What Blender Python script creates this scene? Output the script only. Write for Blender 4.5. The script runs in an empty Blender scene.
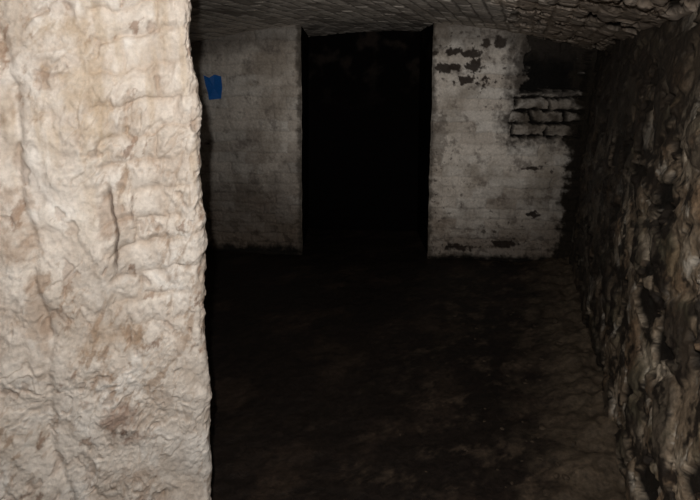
import bpy, math, numpy as np
from mathutils import Vector
rng=np.random.default_rng(7)
PERM=rng.random((256,256))*2*math.pi
GX,GY=np.cos(PERM),np.sin(PERM)
def perlin(x,y,seed=0):
    x=np.asarray(x,float)+seed*17.31; y=np.asarray(y,float)+seed*9.73
    xi=np.floor(x).astype(int); yi=np.floor(y).astype(int); fx=x-xi; fy=y-yi
    def g(i,j):
        a=(xi+i)&255; b=(yi+j)&255
        return GX[a,b]*(fx-i)+GY[a,b]*(fy-j)
    u=fx*fx*fx*(fx*(fx*6-15)+10); v=fy*fy*fy*(fy*(fy*6-15)+10)
    return ((g(0,0)*(1-u)+g(1,0)*u)*(1-v)+(g(0,1)*(1-u)+g(1,1)*u)*v)*1.5
def fbm(x,y,o=5,seed=0,gain=.5):
    r=0;a=1;t=0
    for i in range(o):
        r=r+a*perlin(x*2**i,y*2**i,seed+i*3); t+=a; a*=gain
    return r/t*1.4
def ridged(x,y,o=4,seed=0):
    r=0;a=1;t=0
    for i in range(o):
        r=r+a*(1-2*np.abs(perlin(x*2**i,y*2**i,seed+i*5))); t+=a; a*=.5
    return r/t
JX=rng.random((256,256)); JY=rng.random((256,256)); JV=rng.random((256,256))
def voro(x,y,seed=0):
    x=x+seed*11.0;y=y+seed*5.0
    xi=np.floor(x).astype(int); yi=np.floor(y).astype(int)
    F1=np.full(x.shape,9.);F2=np.full(x.shape,9.);ID=np.zeros(x.shape)
    for i in (-1,0,1):
        for j in (-1,0,1):
            a=(xi+i)&255;b=(yi+j)&255
            d=np.hypot(xi+i+.1+.8*JX[a,b]-x, yi+j+.1+.8*JY[a,b]-y)
            c=d<F1
            F2=np.where(c,F1,np.minimum(F2,d)); ID=np.where(c,JV[a,b],ID); F1=np.where(c,d,F1)
    return F1,F2,ID
def ss(a,b,x):
    t=np.clip((x-a)/(b-a),0,1); return t*t*(3-2*t)
def mix(c1,c2,m):
    return c1*(1-m[...,None])+np.array(c2)*m[...,None]
def bricks(u,v,h=.085,L=.24):
    row=np.floor(v/h); uu=u/L+.5*(row%2)
    col=np.floor(uu)
    dv=np.abs(v/h-row-.5)*h; du=np.abs(uu-col-.5)*L
    e=np.minimum(h/2-dv,L/2-du)
    idv=JV[(row.astype(int)*7+3)&255,(col.astype(int)*13+5)&255]
    return e,idv

def material(name,rough=.9,scale=60,bump=.4,dist=.01,var=.25,spec=.2):
    m=bpy.data.materials.new(name); m.use_nodes=True
    n=m.node_tree.nodes; l=m.node_tree.links
    b=n['Principled BSDF']; b.inputs['Roughness'].default_value=rough
    b.inputs['Specular IOR Level'].default_value=spec
    at=n.new('ShaderNodeAttribute'); at.attribute_name='Col'
    tc=n.new('ShaderNodeTexCoord')
    nz=n.new('ShaderNodeTexNoise'); nz.inputs['Scale'].default_value=scale; nz.inputs['Detail'].default_value=8; nz.inputs['Roughness'].default_value=.65
    l.new(tc.outputs['Object'],nz.inputs['Vector'])
    mr=n.new('ShaderNodeMapRange'); mr.inputs[1].default_value=.3; mr.inputs[2].default_value=.7
    mr.inputs[3].default_value=1-var; mr.inputs[4].default_value=1+var*.6
    l.new(nz.outputs['Fac'],mr.inputs[0])
    vm=n.new('ShaderNodeVectorMath'); vm.operation='SCALE'
    l.new(at.outputs['Color'],vm.inputs[0]); l.new(mr.outputs[0],vm.inputs['Scale'])
    l.new(vm.outputs[0],b.inputs['Base Color'])
    bp=n.new('ShaderNodeBump'); bp.inputs['Strength'].default_value=bump; bp.inputs['Distance'].default_value=dist
    l.new(nz.outputs['Fac'],bp.inputs['Height']); l.new(bp.outputs[0],b.inputs['Normal'])
    return m

def grid(name,P,C,mat,keep=None,flip=False):
    n,m=P.shape[:2]
    idx=np.arange(n*m).reshape(n,m)
    q=np.stack([idx[:-1,:-1],idx[1:,:-1],idx[1:,1:],idx[:-1,1:]],-1)
    if keep is not None: q=q[keep]
    q=q.reshape(-1,4)
    if flip: q=q[:,::-1]
    me=bpy.data.meshes.new(name)
    me.vertices.add(n*m); me.vertices.foreach_set('co',P.reshape(-1).astype(np.float32))
    F=len(q)
    me.loops.add(F*4); me.loops.foreach_set('vertex_index',q.reshape(-1).astype(np.int32))
    me.polygons.add(F); me.polygons.foreach_set('loop_start',np.arange(0,F*4,4,dtype=np.int32))
    me.polygons.foreach_set('use_smooth',np.ones(F,bool))
    me.update(calc_edges=True)
    a=me.color_attributes.new('Col','FLOAT_COLOR','POINT')
    cc=np.ones((n*m,4),np.float32); cc[:,:3]=np.clip(C.reshape(-1,3),0.002,.95); a.data.foreach_set('color',cc.reshape(-1))
    me.materials.append(mat)
    ob=bpy.data.objects.new(name,me); bpy.context.collection.objects.link(ob)
    return ob

WHITE=np.array([.76,.70,.63])
K=.32
def zc(s): return 1.885-.072*(s-.1)**2
def yb(x): return 4.46-(x+1.35)*.102

# ---------------- pillar -----------------
path=[(-.390,1.28),(-.60,1.86),(-1.45,1.86),(-1.45,.98)]
def loop_points(path,step,r=.03):
    pts=[]
    n=len(path)
    for i in range(n):
        p0=np.array(path[i-1]);p1=np.array(path[i]);p2=np.array(path[(i+1)%n])
        a=(p0-p1)/np.linalg.norm(p0-p1); b=(p2-p1)/np.linalg.norm(p2-p1)
        for t in np.linspace(0,1,10):
            pts.append((1-t)**2*(p1+a*r)+2*t*(1-t)*p1+t*t*(p1+b*r))
    pts=np.array(pts+[pts[0]])
    seg=np.r_[0,np.cumsum(np.linalg.norm(np.diff(pts,axis=0),axis=1))]
    s=np.linspace(0,seg[-1],int(seg[-1]/step))
    return np.c_[np.interp(s,seg,pts[:,0]),np.interp(s,seg,pts[:,1])],s
lp,s=loop_points(path,.0026,.035)
d=np.gradient(lp,axis=0); d[0]=d[-1]=(lp[1]-lp[-2]); d/=np.linalg.norm(d,axis=1)[:,None]
cen=lp.mean(0); nr=np.c_[d[:,1],-d[:,0]]
if ((lp-cen)*nr).sum()<0: nr=-nr
z=np.arange(-.02,1.93,.0026)
S,Z=np.meshgrid(s,z,indexing='ij')
PX=lp[:,0][:,None]+0*Z; PY=lp[:,1][:,None]+0*Z
U=PX*1.0+ (PY-1.2)*1.3
w1=fbm(U*3.5,Z*3.5,4,41); w2=fbm(U*3.5,Z*3.5,4,42)
UW=U+.07*w1; ZW=Z+.07*w2
wx=U+.02*w1+.008*fbm(U*14,Z*14,2,47); wz=Z+.02*w2+.008*fbm(U*14,Z*14,2,48)-.12*(U+.5)
e,bid=bricks(wx,wz,.070,.20)
reg=ss(-.60,-.57,U+.02*fbm(Z*5,U*3,4,49))*ss(.75,.95,Z+.1*w1)
corner=ss(-.36,-.31,U)          # relief calms down on the arris
bm=np.clip(ss(.1,.5,fbm(U*2.2,Z*2.0,3,5))*.5+reg,0,1)*(1-.6*corner)
relief=(ss(-.004,.024,e)-1)*.009+(bid-.5)*.010
lump=fbm(UW*3.5,ZW*3.5,5,11,.45)*.016
A=U*.80-Z*.60; B=U*.60+Z*.80
def steps(fq,aspect,seed,amp,wn=.35):
    t=fbm(A*fq+.4*w1,B*fq*aspect+.4*w2,4,seed,.55)*2.6
    f=t-np.floor(t)
    return (ss(0,wn,f)-f)*amp, f
s1,f1_=steps(8,.5,21,.0055)
s2,f2_=steps(18,.5,24,.0034)
tm=ss(-.25,.25,fbm(U*3,Z*3,3,23)); tm2=ss(-.2,.3,fbm(U*4,Z*4,4,26))
fine=-np.maximum(0,ridged(A*14,B*7,3,27)-.5)*.010*tm2
rg=-np.maximum(0,ridged(UW*4.5+ZW*1.5,ZW*4,3,15)-.42)*.013
crack=np.exp(-((U-(-.565+.022*fbm(Z*9,Z*0,4,2)))/.0034)**2)*ss(.95,1.02,Z)*(1-ss(1.17,1.24,Z))
crack2=np.exp(-((U-(-.50+.02*fbm(Z*11,Z*0,3,12)))/.0026)**2)*ss(1.10,1.13,Z)*(1-ss(1.18,1.20,Z))
pits=ss(.34,.5,fbm(UW*13,ZW*10,4,61,.6))
h=lump+s1*tm+s2*tm2+fine+rg+relief*bm-reg*.008*(1-corner)-(crack+crack2*.6)*.018-pits*.005
h+= -.012*np.exp(-((U+.80+.05*fbm(Z*3,Z*0,3,9))/.016)**2)
h+=fbm(U*50,Z*50,3,91)*.0022
taper=.054*(Z-.85)
P=np.stack([PX+nr[:,0][:,None]*h+taper, PY+nr[:,1][:,None]*h, Z],-1)
C=np.ones(S.shape+(3,))*np.array([.74,.68,.615])
C=mix(C,[.49,.42,.35],ss(-.1,.5,fbm(UW*3,ZW*3,6,71,.6))*.6)
C=mix(C,[.87,.85,.815],ss(.0,.5,fbm(UW*5,ZW*5,5,72,.6))*.6)
C=mix(C,[.52,.41,.28],ss(.0,.5,fbm(U*12,Z*3,5,75,.6))*ss(.9,1.4,Z)*.5)
zone=ss(-.15,.35,fbm(U*3.0,Z*3.0,5,73,.6))
spk=ss(.0,.40,fbm(A*24,B*11,6,74,.68))
C=mix(C,[.33,.225,.15],np.clip(zone*spk*1.3,0,1)*.65)
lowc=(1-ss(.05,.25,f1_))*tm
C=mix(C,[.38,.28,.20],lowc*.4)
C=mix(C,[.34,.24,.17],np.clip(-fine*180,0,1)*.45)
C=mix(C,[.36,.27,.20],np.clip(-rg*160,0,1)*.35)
C=mix(C,[.23,.135,.085],ss(.38,.58,fbm(A*14,B*8,6,79,.68))*.65)
C=mix(C,[.30,.20,.14],pits*.4)
C=mix(C,[.40,.30,.22],(1-ss(0,.012,e))*bm*.4)
def stn(u,zz,hw,hh,c,a):
    global C
    r=np.hypot((U-u)/hw,(Z-zz)/hh)+1.6*fbm(U*14,Z*14,6,83,.65)
    C=mix(C,c,(1-ss(.0,1.2,r))*a)
stn(-.60,.56,.09,.06,[.28,.17,.12],.7); stn(-.60,.52,.045,.016,[.07,.035,.02],.9)
stn(-.83,1.13,.07,.09,[.36,.25,.17],.6); stn(-.57,.36,.07,.05,[.32,.21,.14],.5); stn(-.60,.81,.10,.04,[.38,.27,.18],.5)
stn(-.56,1.15,.05,.10,[.32,.21,.14],.5); stn(-.82,.90,.06,.10,[.38,.27,.19],.5); stn(-.45,.62,.05,.08,[.38,.28,.21],.4)
stn(-.60,1.45,.10,.14,[.48,.37,.25],.55)
C=mix(C,[.05,.028,.016],np.clip(crack+crack2*.6,0,1)*.9)
mp=material('whitewashed_plaster',.7,80,.6,.006,.18,.35)
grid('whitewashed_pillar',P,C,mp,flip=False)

# ---------------- back wall -----------------
x=np.arange(-1.65,1.98,.0055); z=np.arange(-.02,1.90,.0055)
X,Z=np.meshgrid(x,z,indexing='ij')
wx=X+.022*fbm(X*6,Z*6,4,1); wz=Z+.020*fbm(X*3,Z*3,4,2)
e,bid=bricks(wx,wz,.088,.25)
jag=fbm(X*9,Z*9,5,3,.65)
def box(x0,x1,z0,z1,soft=.03,amp=.05):
    dd=np.minimum(np.minimum(X-x0,x1-X),np.minimum(Z-z0,z1-Z))+jag*amp
    return ss(-soft/2,soft/2,dd)
def blob(cx,cz,hw,hh):
    r=np.hypot((X-cx)/hw,(Z-cz)/hh)+jag*1.3+.7*fbm(X*25,Z*25,3,8)
    return 1-ss(.75,1.1,r)
hole=box(1.34,1.80,1.38,1.80,.03,.07)
haze=box(1.22,1.80,.98,1.80,.18,.14)
chips=np.zeros_like(X)
for b in [(.87,1.655,.13,.03),(.755,1.545,.14,.028),(.93,1.46,.13,.04),(.66,1.66,.05,.02),(.95,1.55,.05,.05),
          (1.14,1.74,.05,.04),(1.02,1.72,.03,.03),(1.45,.78,.08,.012),
          (1.5,.4,.06,.02),(1.3,.14,.12,.025),(.9,.10,.14,.025),(-1.3,.95,.08,.03),(-1.38,1.15,.05,.05)]:
    chips=np.maximum(chips,blob(*b))
small=ss(.38,.48,fbm(X*20,Z*20,5,13,.65))*ss(-.1,.3,fbm(X*2,Z*2,2,14)+.3*(1-ss(.3,1.,Z)))*ss(.3,.7,X)*.8
h=(ss(-.003,.020,e)-1)*.009+(bid-.5)*.012+fbm(X*7,Z*7,5,4)*.014+fbm(X*40,Z*40,3,6)*.004
h-=np.maximum(chips,small)*.008+hole*.12
e3,b3=bricks(X-1.29+.014*fbm(X*9,Z*9,3,18),Z-1.035+.014*fbm(X*6,Z*9,3,19),.098,.26)
out=box(1.27,1.80,1.02,1.345,.02,.04)
gap=out*(1-ss(.004,.015,e3+.020*fbm(X*15,Z*15,4,17)))
h-=gap*.06+out*(.018-.02*(b3-.5))
C=np.ones(X.shape+(3,))*WHITE
C=mix(C,[.82,.79,.74],ss(.5,.8,bid)*.6)
C=mix(C,[.50,.44,.38],(1-ss(.1,.35,bid))*.5)
C=mix(C,[.34,.29,.235],ss(-.1,.5,fbm(X*2.2,Z*2.2,6,22,.6))*.75)
C=mix(C,[.16,.135,.115],ss(.1,.5,fbm(X*7,Z*7,6,23,.7))*.65)
C=mix(C,[.33,.30,.27],(1-ss(0,.010,e))*.25)
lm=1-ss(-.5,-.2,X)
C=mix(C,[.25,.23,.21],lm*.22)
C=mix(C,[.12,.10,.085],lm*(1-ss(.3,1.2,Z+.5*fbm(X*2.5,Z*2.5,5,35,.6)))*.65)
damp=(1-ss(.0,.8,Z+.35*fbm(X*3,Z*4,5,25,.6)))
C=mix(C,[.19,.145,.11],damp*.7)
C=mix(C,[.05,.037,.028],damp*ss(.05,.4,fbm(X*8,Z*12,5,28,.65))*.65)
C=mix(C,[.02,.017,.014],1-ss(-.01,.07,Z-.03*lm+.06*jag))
C=mix(C,[.035,.025,.02],np.maximum(chips,small)*.95)
C=mix(C,[.04,.032,.026],haze*(1-out)*.9)
C=mix(C,[.11,.092,.075],haze*out*(.5+.5*ss(-.2,.4,fbm(X*8,Z*8,5,29,.6))))
C=mix(C,[.008,.007,.006],hole)
C=mix(C,[.008,.006,.005],gap)
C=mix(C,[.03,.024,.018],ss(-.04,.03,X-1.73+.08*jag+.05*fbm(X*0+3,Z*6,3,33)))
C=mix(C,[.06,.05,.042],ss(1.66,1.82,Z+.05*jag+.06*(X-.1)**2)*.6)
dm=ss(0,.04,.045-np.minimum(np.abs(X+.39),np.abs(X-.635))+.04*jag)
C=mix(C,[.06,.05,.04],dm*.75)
sm2=blob(.70,1.0,.06,.22)
C=mix(C,[.12,.10,.08],sm2*.5)
xm=(X[:-1,:-1]+X[1:,1:])/2
keep=~((xm>-.38)&(xm<.633))
YB=yb(X)
P=np.stack([X,YB-h,Z],-1)
def splay(Z): return .050*(1-Z/1.8)
wob=.006*fbm(Z*5,Z*0,3,55)
P[...,0]+=(wob-splay(Z)*.85)*np.exp(-((X+.38)/.25)**2)+(wob+splay(Z)*.7)*np.exp(-((X-.633)/.25)**2)
mw=material('whitewashed_brick',.9,60,.6,.007,.26)
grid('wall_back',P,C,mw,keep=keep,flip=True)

# ---------------- doorway recess -----------------
ms=material('dark_void_brick',.95,50,.5,.008,.3,.05)  # material for the recess, coloured as the unlit void beyond the opening
pth=np.array([(-.385,yb(-.38)-.004),(-.385,5.2),(.64,5.12),(.64,yb(.633)-.004)])
seg=np.r_[0,np.cumsum(np.linalg.norm(np.diff(pth,axis=0),axis=1))]
sv=np.linspace(0,seg[-1],220); zz=np.arange(-.02,1.92,.012)
px=np.interp(sv,seg,pth[:,0]); py=np.interp(sv,seg,pth[:,1])
S2,Z2=np.meshgrid(sv,zz,indexing='ij')
e2,b2=bricks(S2,Z2,.088,.25)
k=((ss(0,.015,e2)-1)*.008+fbm(S2*6,Z2*6,4,7)*.008)
PX2=px[:,None]+(2*(px[:,None]-.1275)/1.025)*splay(Z2)*.95
P=np.stack([PX2, py[:,None]-k*(py[:,None]>5.05), Z2],-1)
C=np.ones(S2.shape+(3,))*np.array([.0035,.003,.003])  # darkness of the void painted in as near-black colour
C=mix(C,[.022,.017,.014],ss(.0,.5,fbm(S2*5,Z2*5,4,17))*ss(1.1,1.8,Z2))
grid('doorway_recess',P,C,ms)

# ---------------- right wall rubble -----------------
yy=np.arange(-1.0,4.45,.007); z=np.arange(-.03,1.80,.007)
Y,Z=np.meshgrid(yy,z,indexing='ij')
a1=fbm(Y*3,Z*3,4,101,.55); a2=fbm(Y*3,Z*3,4,102,.55)
F1,F2,ID=voro(Y/.30+.6*a1,Z/.20+.6*a2,2)
g=F2-F1
st=ss(.06,.30,g)*ss(.25,.4,ID)
big=fbm(Y*1.6,Z*1.6,4,104)
det=fbm(Y*7,Z*7,6,103,.5)
h=st*(.004+.014*ID)+det*.011+big*.022+fbm(Y*30,Z*30,3,105)*.003
void=ss(.18,.27,fbm(Y*3.8,Z*4.6,5,106,.6))
h-=void*.022
C=np.ones(Y.shape+(3,))*np.array([.28,.215,.15])
C=mix(C,[.70,.60,.47],ss(-.05,.35,fbm(Y*4,Z*4,6,107,.65))*.85)
C=mix(C,[.85,.79,.69],ss(.18,.40,fbm(Y*7,Z*6,6,108,.65))*.75)
C=mix(C,[.06,.045,.032],ss(.45,.5,ID)*st*.9)
C=mix(C,[.19,.155,.115],ss(.8,.82,ID)*st*.8)
C=mix(C,[.32,.19,.10],ss(.10,.45,fbm(Y*5,Z*5,5,118,.6))*.4)
C=mix(C,[.20,.19,.12],ss(.1,.45,fbm(Y*4,Z*4,5,119,.6))*.3)
C=mix(C,[.014,.010,.007],(1-ss(.0,.05,g))*ss(.3,.5,ID)*.6)
C=mix(C,[.010,.008,.006],void*.97)
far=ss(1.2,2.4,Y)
C=mix(C,[.022,.016,.012],ss(.08,.26,fbm(Y*7,Z*8,6,109,.7)+.12*far)*.93)  # dark mottling grows with depth, far-end dimness painted into the colour
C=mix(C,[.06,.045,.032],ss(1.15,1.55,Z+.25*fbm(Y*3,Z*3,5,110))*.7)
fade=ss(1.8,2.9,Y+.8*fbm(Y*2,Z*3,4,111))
C=mix(C,[.030,.023,.017],fade*.75)  # falloff of light toward the far end, painted into the wall colour
nx,ny=-1/math.hypot(1,K),K/math.hypot(1,K)
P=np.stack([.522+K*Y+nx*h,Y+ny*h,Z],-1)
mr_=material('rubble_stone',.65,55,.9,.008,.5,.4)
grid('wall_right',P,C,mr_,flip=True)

# ---------------- left wall -----------------
yy=np.arange(-1.0,4.55,.025); z=np.arange(-.03,1.72,.02)
Y,Z=np.meshgrid(yy,z,indexing='ij')
e,bid=bricks(Y,Z,.088,.25)
h=(ss(0,.02,e)-1)*.008+fbm(Y*5,Z*5,4,120)*.015
C=np.ones(Y.shape+(3,))*WHITE*.7
C=mix(C,[.25,.2,.16],ss(-.1,.5,fbm(Y*3,Z*3,4,121))*.7)
P=np.stack([-1.62+K*(Y-4.2)+h,Y-K*h,Z],-1)
grid('wall_left',P,C,mw)
xx=np.arange(-3.4,.35,.03)
X4,Z4=np.meshgrid(xx,z,indexing='ij')
C=np.ones(X4.shape+(3,))*np.array([.2,.17,.14])
grid('wall_front',np.stack([X4,-1.0+fbm(X4*4,Z4*4,4,130)*.02,Z4],-1),C,mw)

# ---------------- ceiling vault -----------------
sv=np.arange(-1.78,1.95,.008); yy=np.arange(-1.02,5.3,.010)
S,Y=np.meshgrid(sv,yy,indexing='ij')
e,bid=bricks(Y+.012*fbm(S*4,Y*4,3,141),S+.010*fbm(S*4,Y*4,3,140),.085,.24)
rt=ss(1.0,1.5,S+.3*fbm(S*3,Y*3,4,143))
h=(ss(-.002,.013,e)-1)*.007+(bid-.5)*.007+fbm(S*5,Y*5,4,142)*(.003+.010*rt)
brk=ss(.05,.2,fbm(S*8,Y*4,5,144,.6))*rt
h-=brk*.025
C=np.ones(S.shape+(3,))*WHITE*1.1
C=mix(C,[.12,.105,.09],(1-ss(.003,.011,e+.005*fbm(S*12,Y*12,3,149)))*.8)
C=mix(C,[.36,.32,.28],(1-ss(.2,.5,bid))*.55)
C=mix(C,[.20,.175,.155],ss(-.1,.5,fbm(S*2.5,Y*2.5,6,145,.65))*.6)
C=mix(C,[.08,.07,.06],ss(.2,.5,fbm(S*8,Y*8,5,147,.65))*.5)
C=mix(C,[.42,.32,.235],rt*.65)
C=mix(C,[.02,.016,.013],brk*.95)
P=np.stack([S+K*(Y-4.2),Y,zc(S)-h],-1)
grid('ceiling',P,C,mw,flip=True)

# ---------------- floor -----------------
sv=np.arange(-1.75,1.95,.012); yy=np.arange(-1.02,5.3,.012)
S,Y=np.meshgrid(sv,yy,indexing='ij')
h=fbm(S*2,Y*2,6,150)*.02+fbm(S*14,Y*14,4,151)*.005
h+=ss(1.45,1.85,S)*.05*(1+fbm(S*6,Y*6,3,155))
C=np.ones(S.shape+(3,))*np.array([.015,.010,.0075])
C=mix(C,[.036,.024,.017],ss(0,.5,fbm(S*2.5,Y*2.5,6,152,.65)))
C=mix(C,[.09,.065,.046],ss(.05,.5,fbm(S*6,Y*6,6,153,.75))*ss(.3,1.4,S))
C=mix(C,[.15,.115,.08],ss(1.4,1.8,S+.25*fbm(S*8,Y*8,5,158,.65))*.7)
P=np.stack([S+K*(Y-4.2),Y,h-.01],-1)
mf=material('dirt_floor',.7,40,.7,.010,.6,.3)
grid('floor',P,C,mf,flip=False)

# ---------------- small grit along the wall foot -----------------
import bmesh
bm_=bmesh.new()
R=np.random.default_rng(3)
for i in range(70):
    ss_=1.72-abs(R.normal())*.30; y=R.uniform(1.2,3.2)
    xw=ss_+K*(y-4.2)
    r=R.uniform(.003,.010)*(1.8 if ss_>1.55 else 1)
    res=bmesh.ops.create_icosphere(bm_,subdivisions=2,radius=r)
    sx,sy,sz=R.uniform(.7,1.5),R.uniform(.7,1.3),R.uniform(.4,.8); a=R.uniform(0,6.28)
    for v in res['verts']:
        n=1+.25*math.sin(v.co.x/r*3+i)*math.cos(v.co.y/r*2.3+i*2)
        X0,Y0,Z0=v.co.x*sx*n,v.co.y*sy*n,v.co.z*sz
        fh=float(fbm(np.array([ss_*2]),np.array([y*2]),6,150)[0])*.02+.05*float(ss(1.45,1.85,np.array([ss_]))[0])-.010
        v.co=Vector((xw+X0*math.cos(a)-Y0*math.sin(a),y+X0*math.sin(a)+Y0*math.cos(a),fh+Z0))
me=bpy.data.meshes.new('floor_rubble'); bm_.to_mesh(me); bm_.free()
a=me.color_attributes.new('Col','FLOAT_COLOR','POINT')
for dd in a.data: dd.color=(.075,.055,.038,1)
me.materials.append(mf)
bpy.context.collection.objects.link(bpy.data.objects.new('floor_rubble',me))

# ---------------- blue patch -----------------
outl=[(-1.175,1.495),(-1.13,1.475),(-1.085,1.50),(-1.03,1.485),(-1.028,1.40),(-1.045,1.315),(-1.09,1.31),(-1.145,1.305),(-1.150,1.36),(-1.165,1.42)]
bm_=bmesh.new()
vs=[bm_.verts.new((x-.003,yb(x)-.028-.004*math.sin(i*2.1),z)) for i,(x,z) in enumerate(outl)]
c=bm_.verts.new((-1.10,yb(-1.1)-.027,1.40))
for i in range(len(vs)): bm_.faces.new((vs[i],vs[(i+1)%len(vs)],c))
bmesh.ops.subdivide_edges(bm_,edges=bm_.edges[:],cuts=3,use_grid_fill=True)
me=bpy.data.meshes.new('blue_plastic_scrap'); bm_.to_mesh(me); bm_.free()
ob=bpy.data.objects.new('blue_plastic_scrap',me); bpy.context.collection.objects.link(ob)
sm=ob.modifiers.new('t','SOLIDIFY'); sm.thickness=.004
a=me.color_attributes.new('Col','FLOAT_COLOR','POINT')
for dd in a.data: dd.color=(.012,.17,.62,1)
me.materials.append(material('blue_plastic',.5,20,.3,.01,.15,.4))

# ---------------- lights -----------------
def spot(name,loc,target,energy,angle,blend,col,r):
    L=bpy.data.lights.new(name,'SPOT'); L.energy=energy; L.spot_size=math.radians(angle); L.spot_blend=blend
    L.color=col; L.shadow_soft_size=r
    o=bpy.data.objects.new(name,L); o.location=loc
    o.rotation_euler=(Vector(target)-Vector(loc)).to_track_quat('-Z','Y').to_euler()
    bpy.context.collection.objects.link(o)
spot('flash_light',(-.03,0,1.56),(-.1,4,.6),72,150,.5,(1,.95,.895),.010)
spot('added_wall_light',(-.02,0,1.52),(.40,4.3,1.35),95,40,.8,(1,.94,.88),.012)  # added lamp beside the camera, unseen source, brightens the back wall

w=bpy.data.worlds.new('World'); bpy.context.scene.world=w; w.use_nodes=True
w.node_tree.nodes['Background'].inputs[0].default_value=(0,0,0,1)

cam=bpy.data.cameras.new('Camera'); co=bpy.data.objects.new('Camera',cam)
cam.sensor_width=36; cam.lens=36*520/700; cam.clip_start=.02
co.location=(0,0,1.45); co.rotation_euler=(math.radians(90-18),0,0)
bpy.context.collection.objects.link(co); bpy.context.scene.camera=co
bpy.context.scene.view_settings.view_transform='Standard'
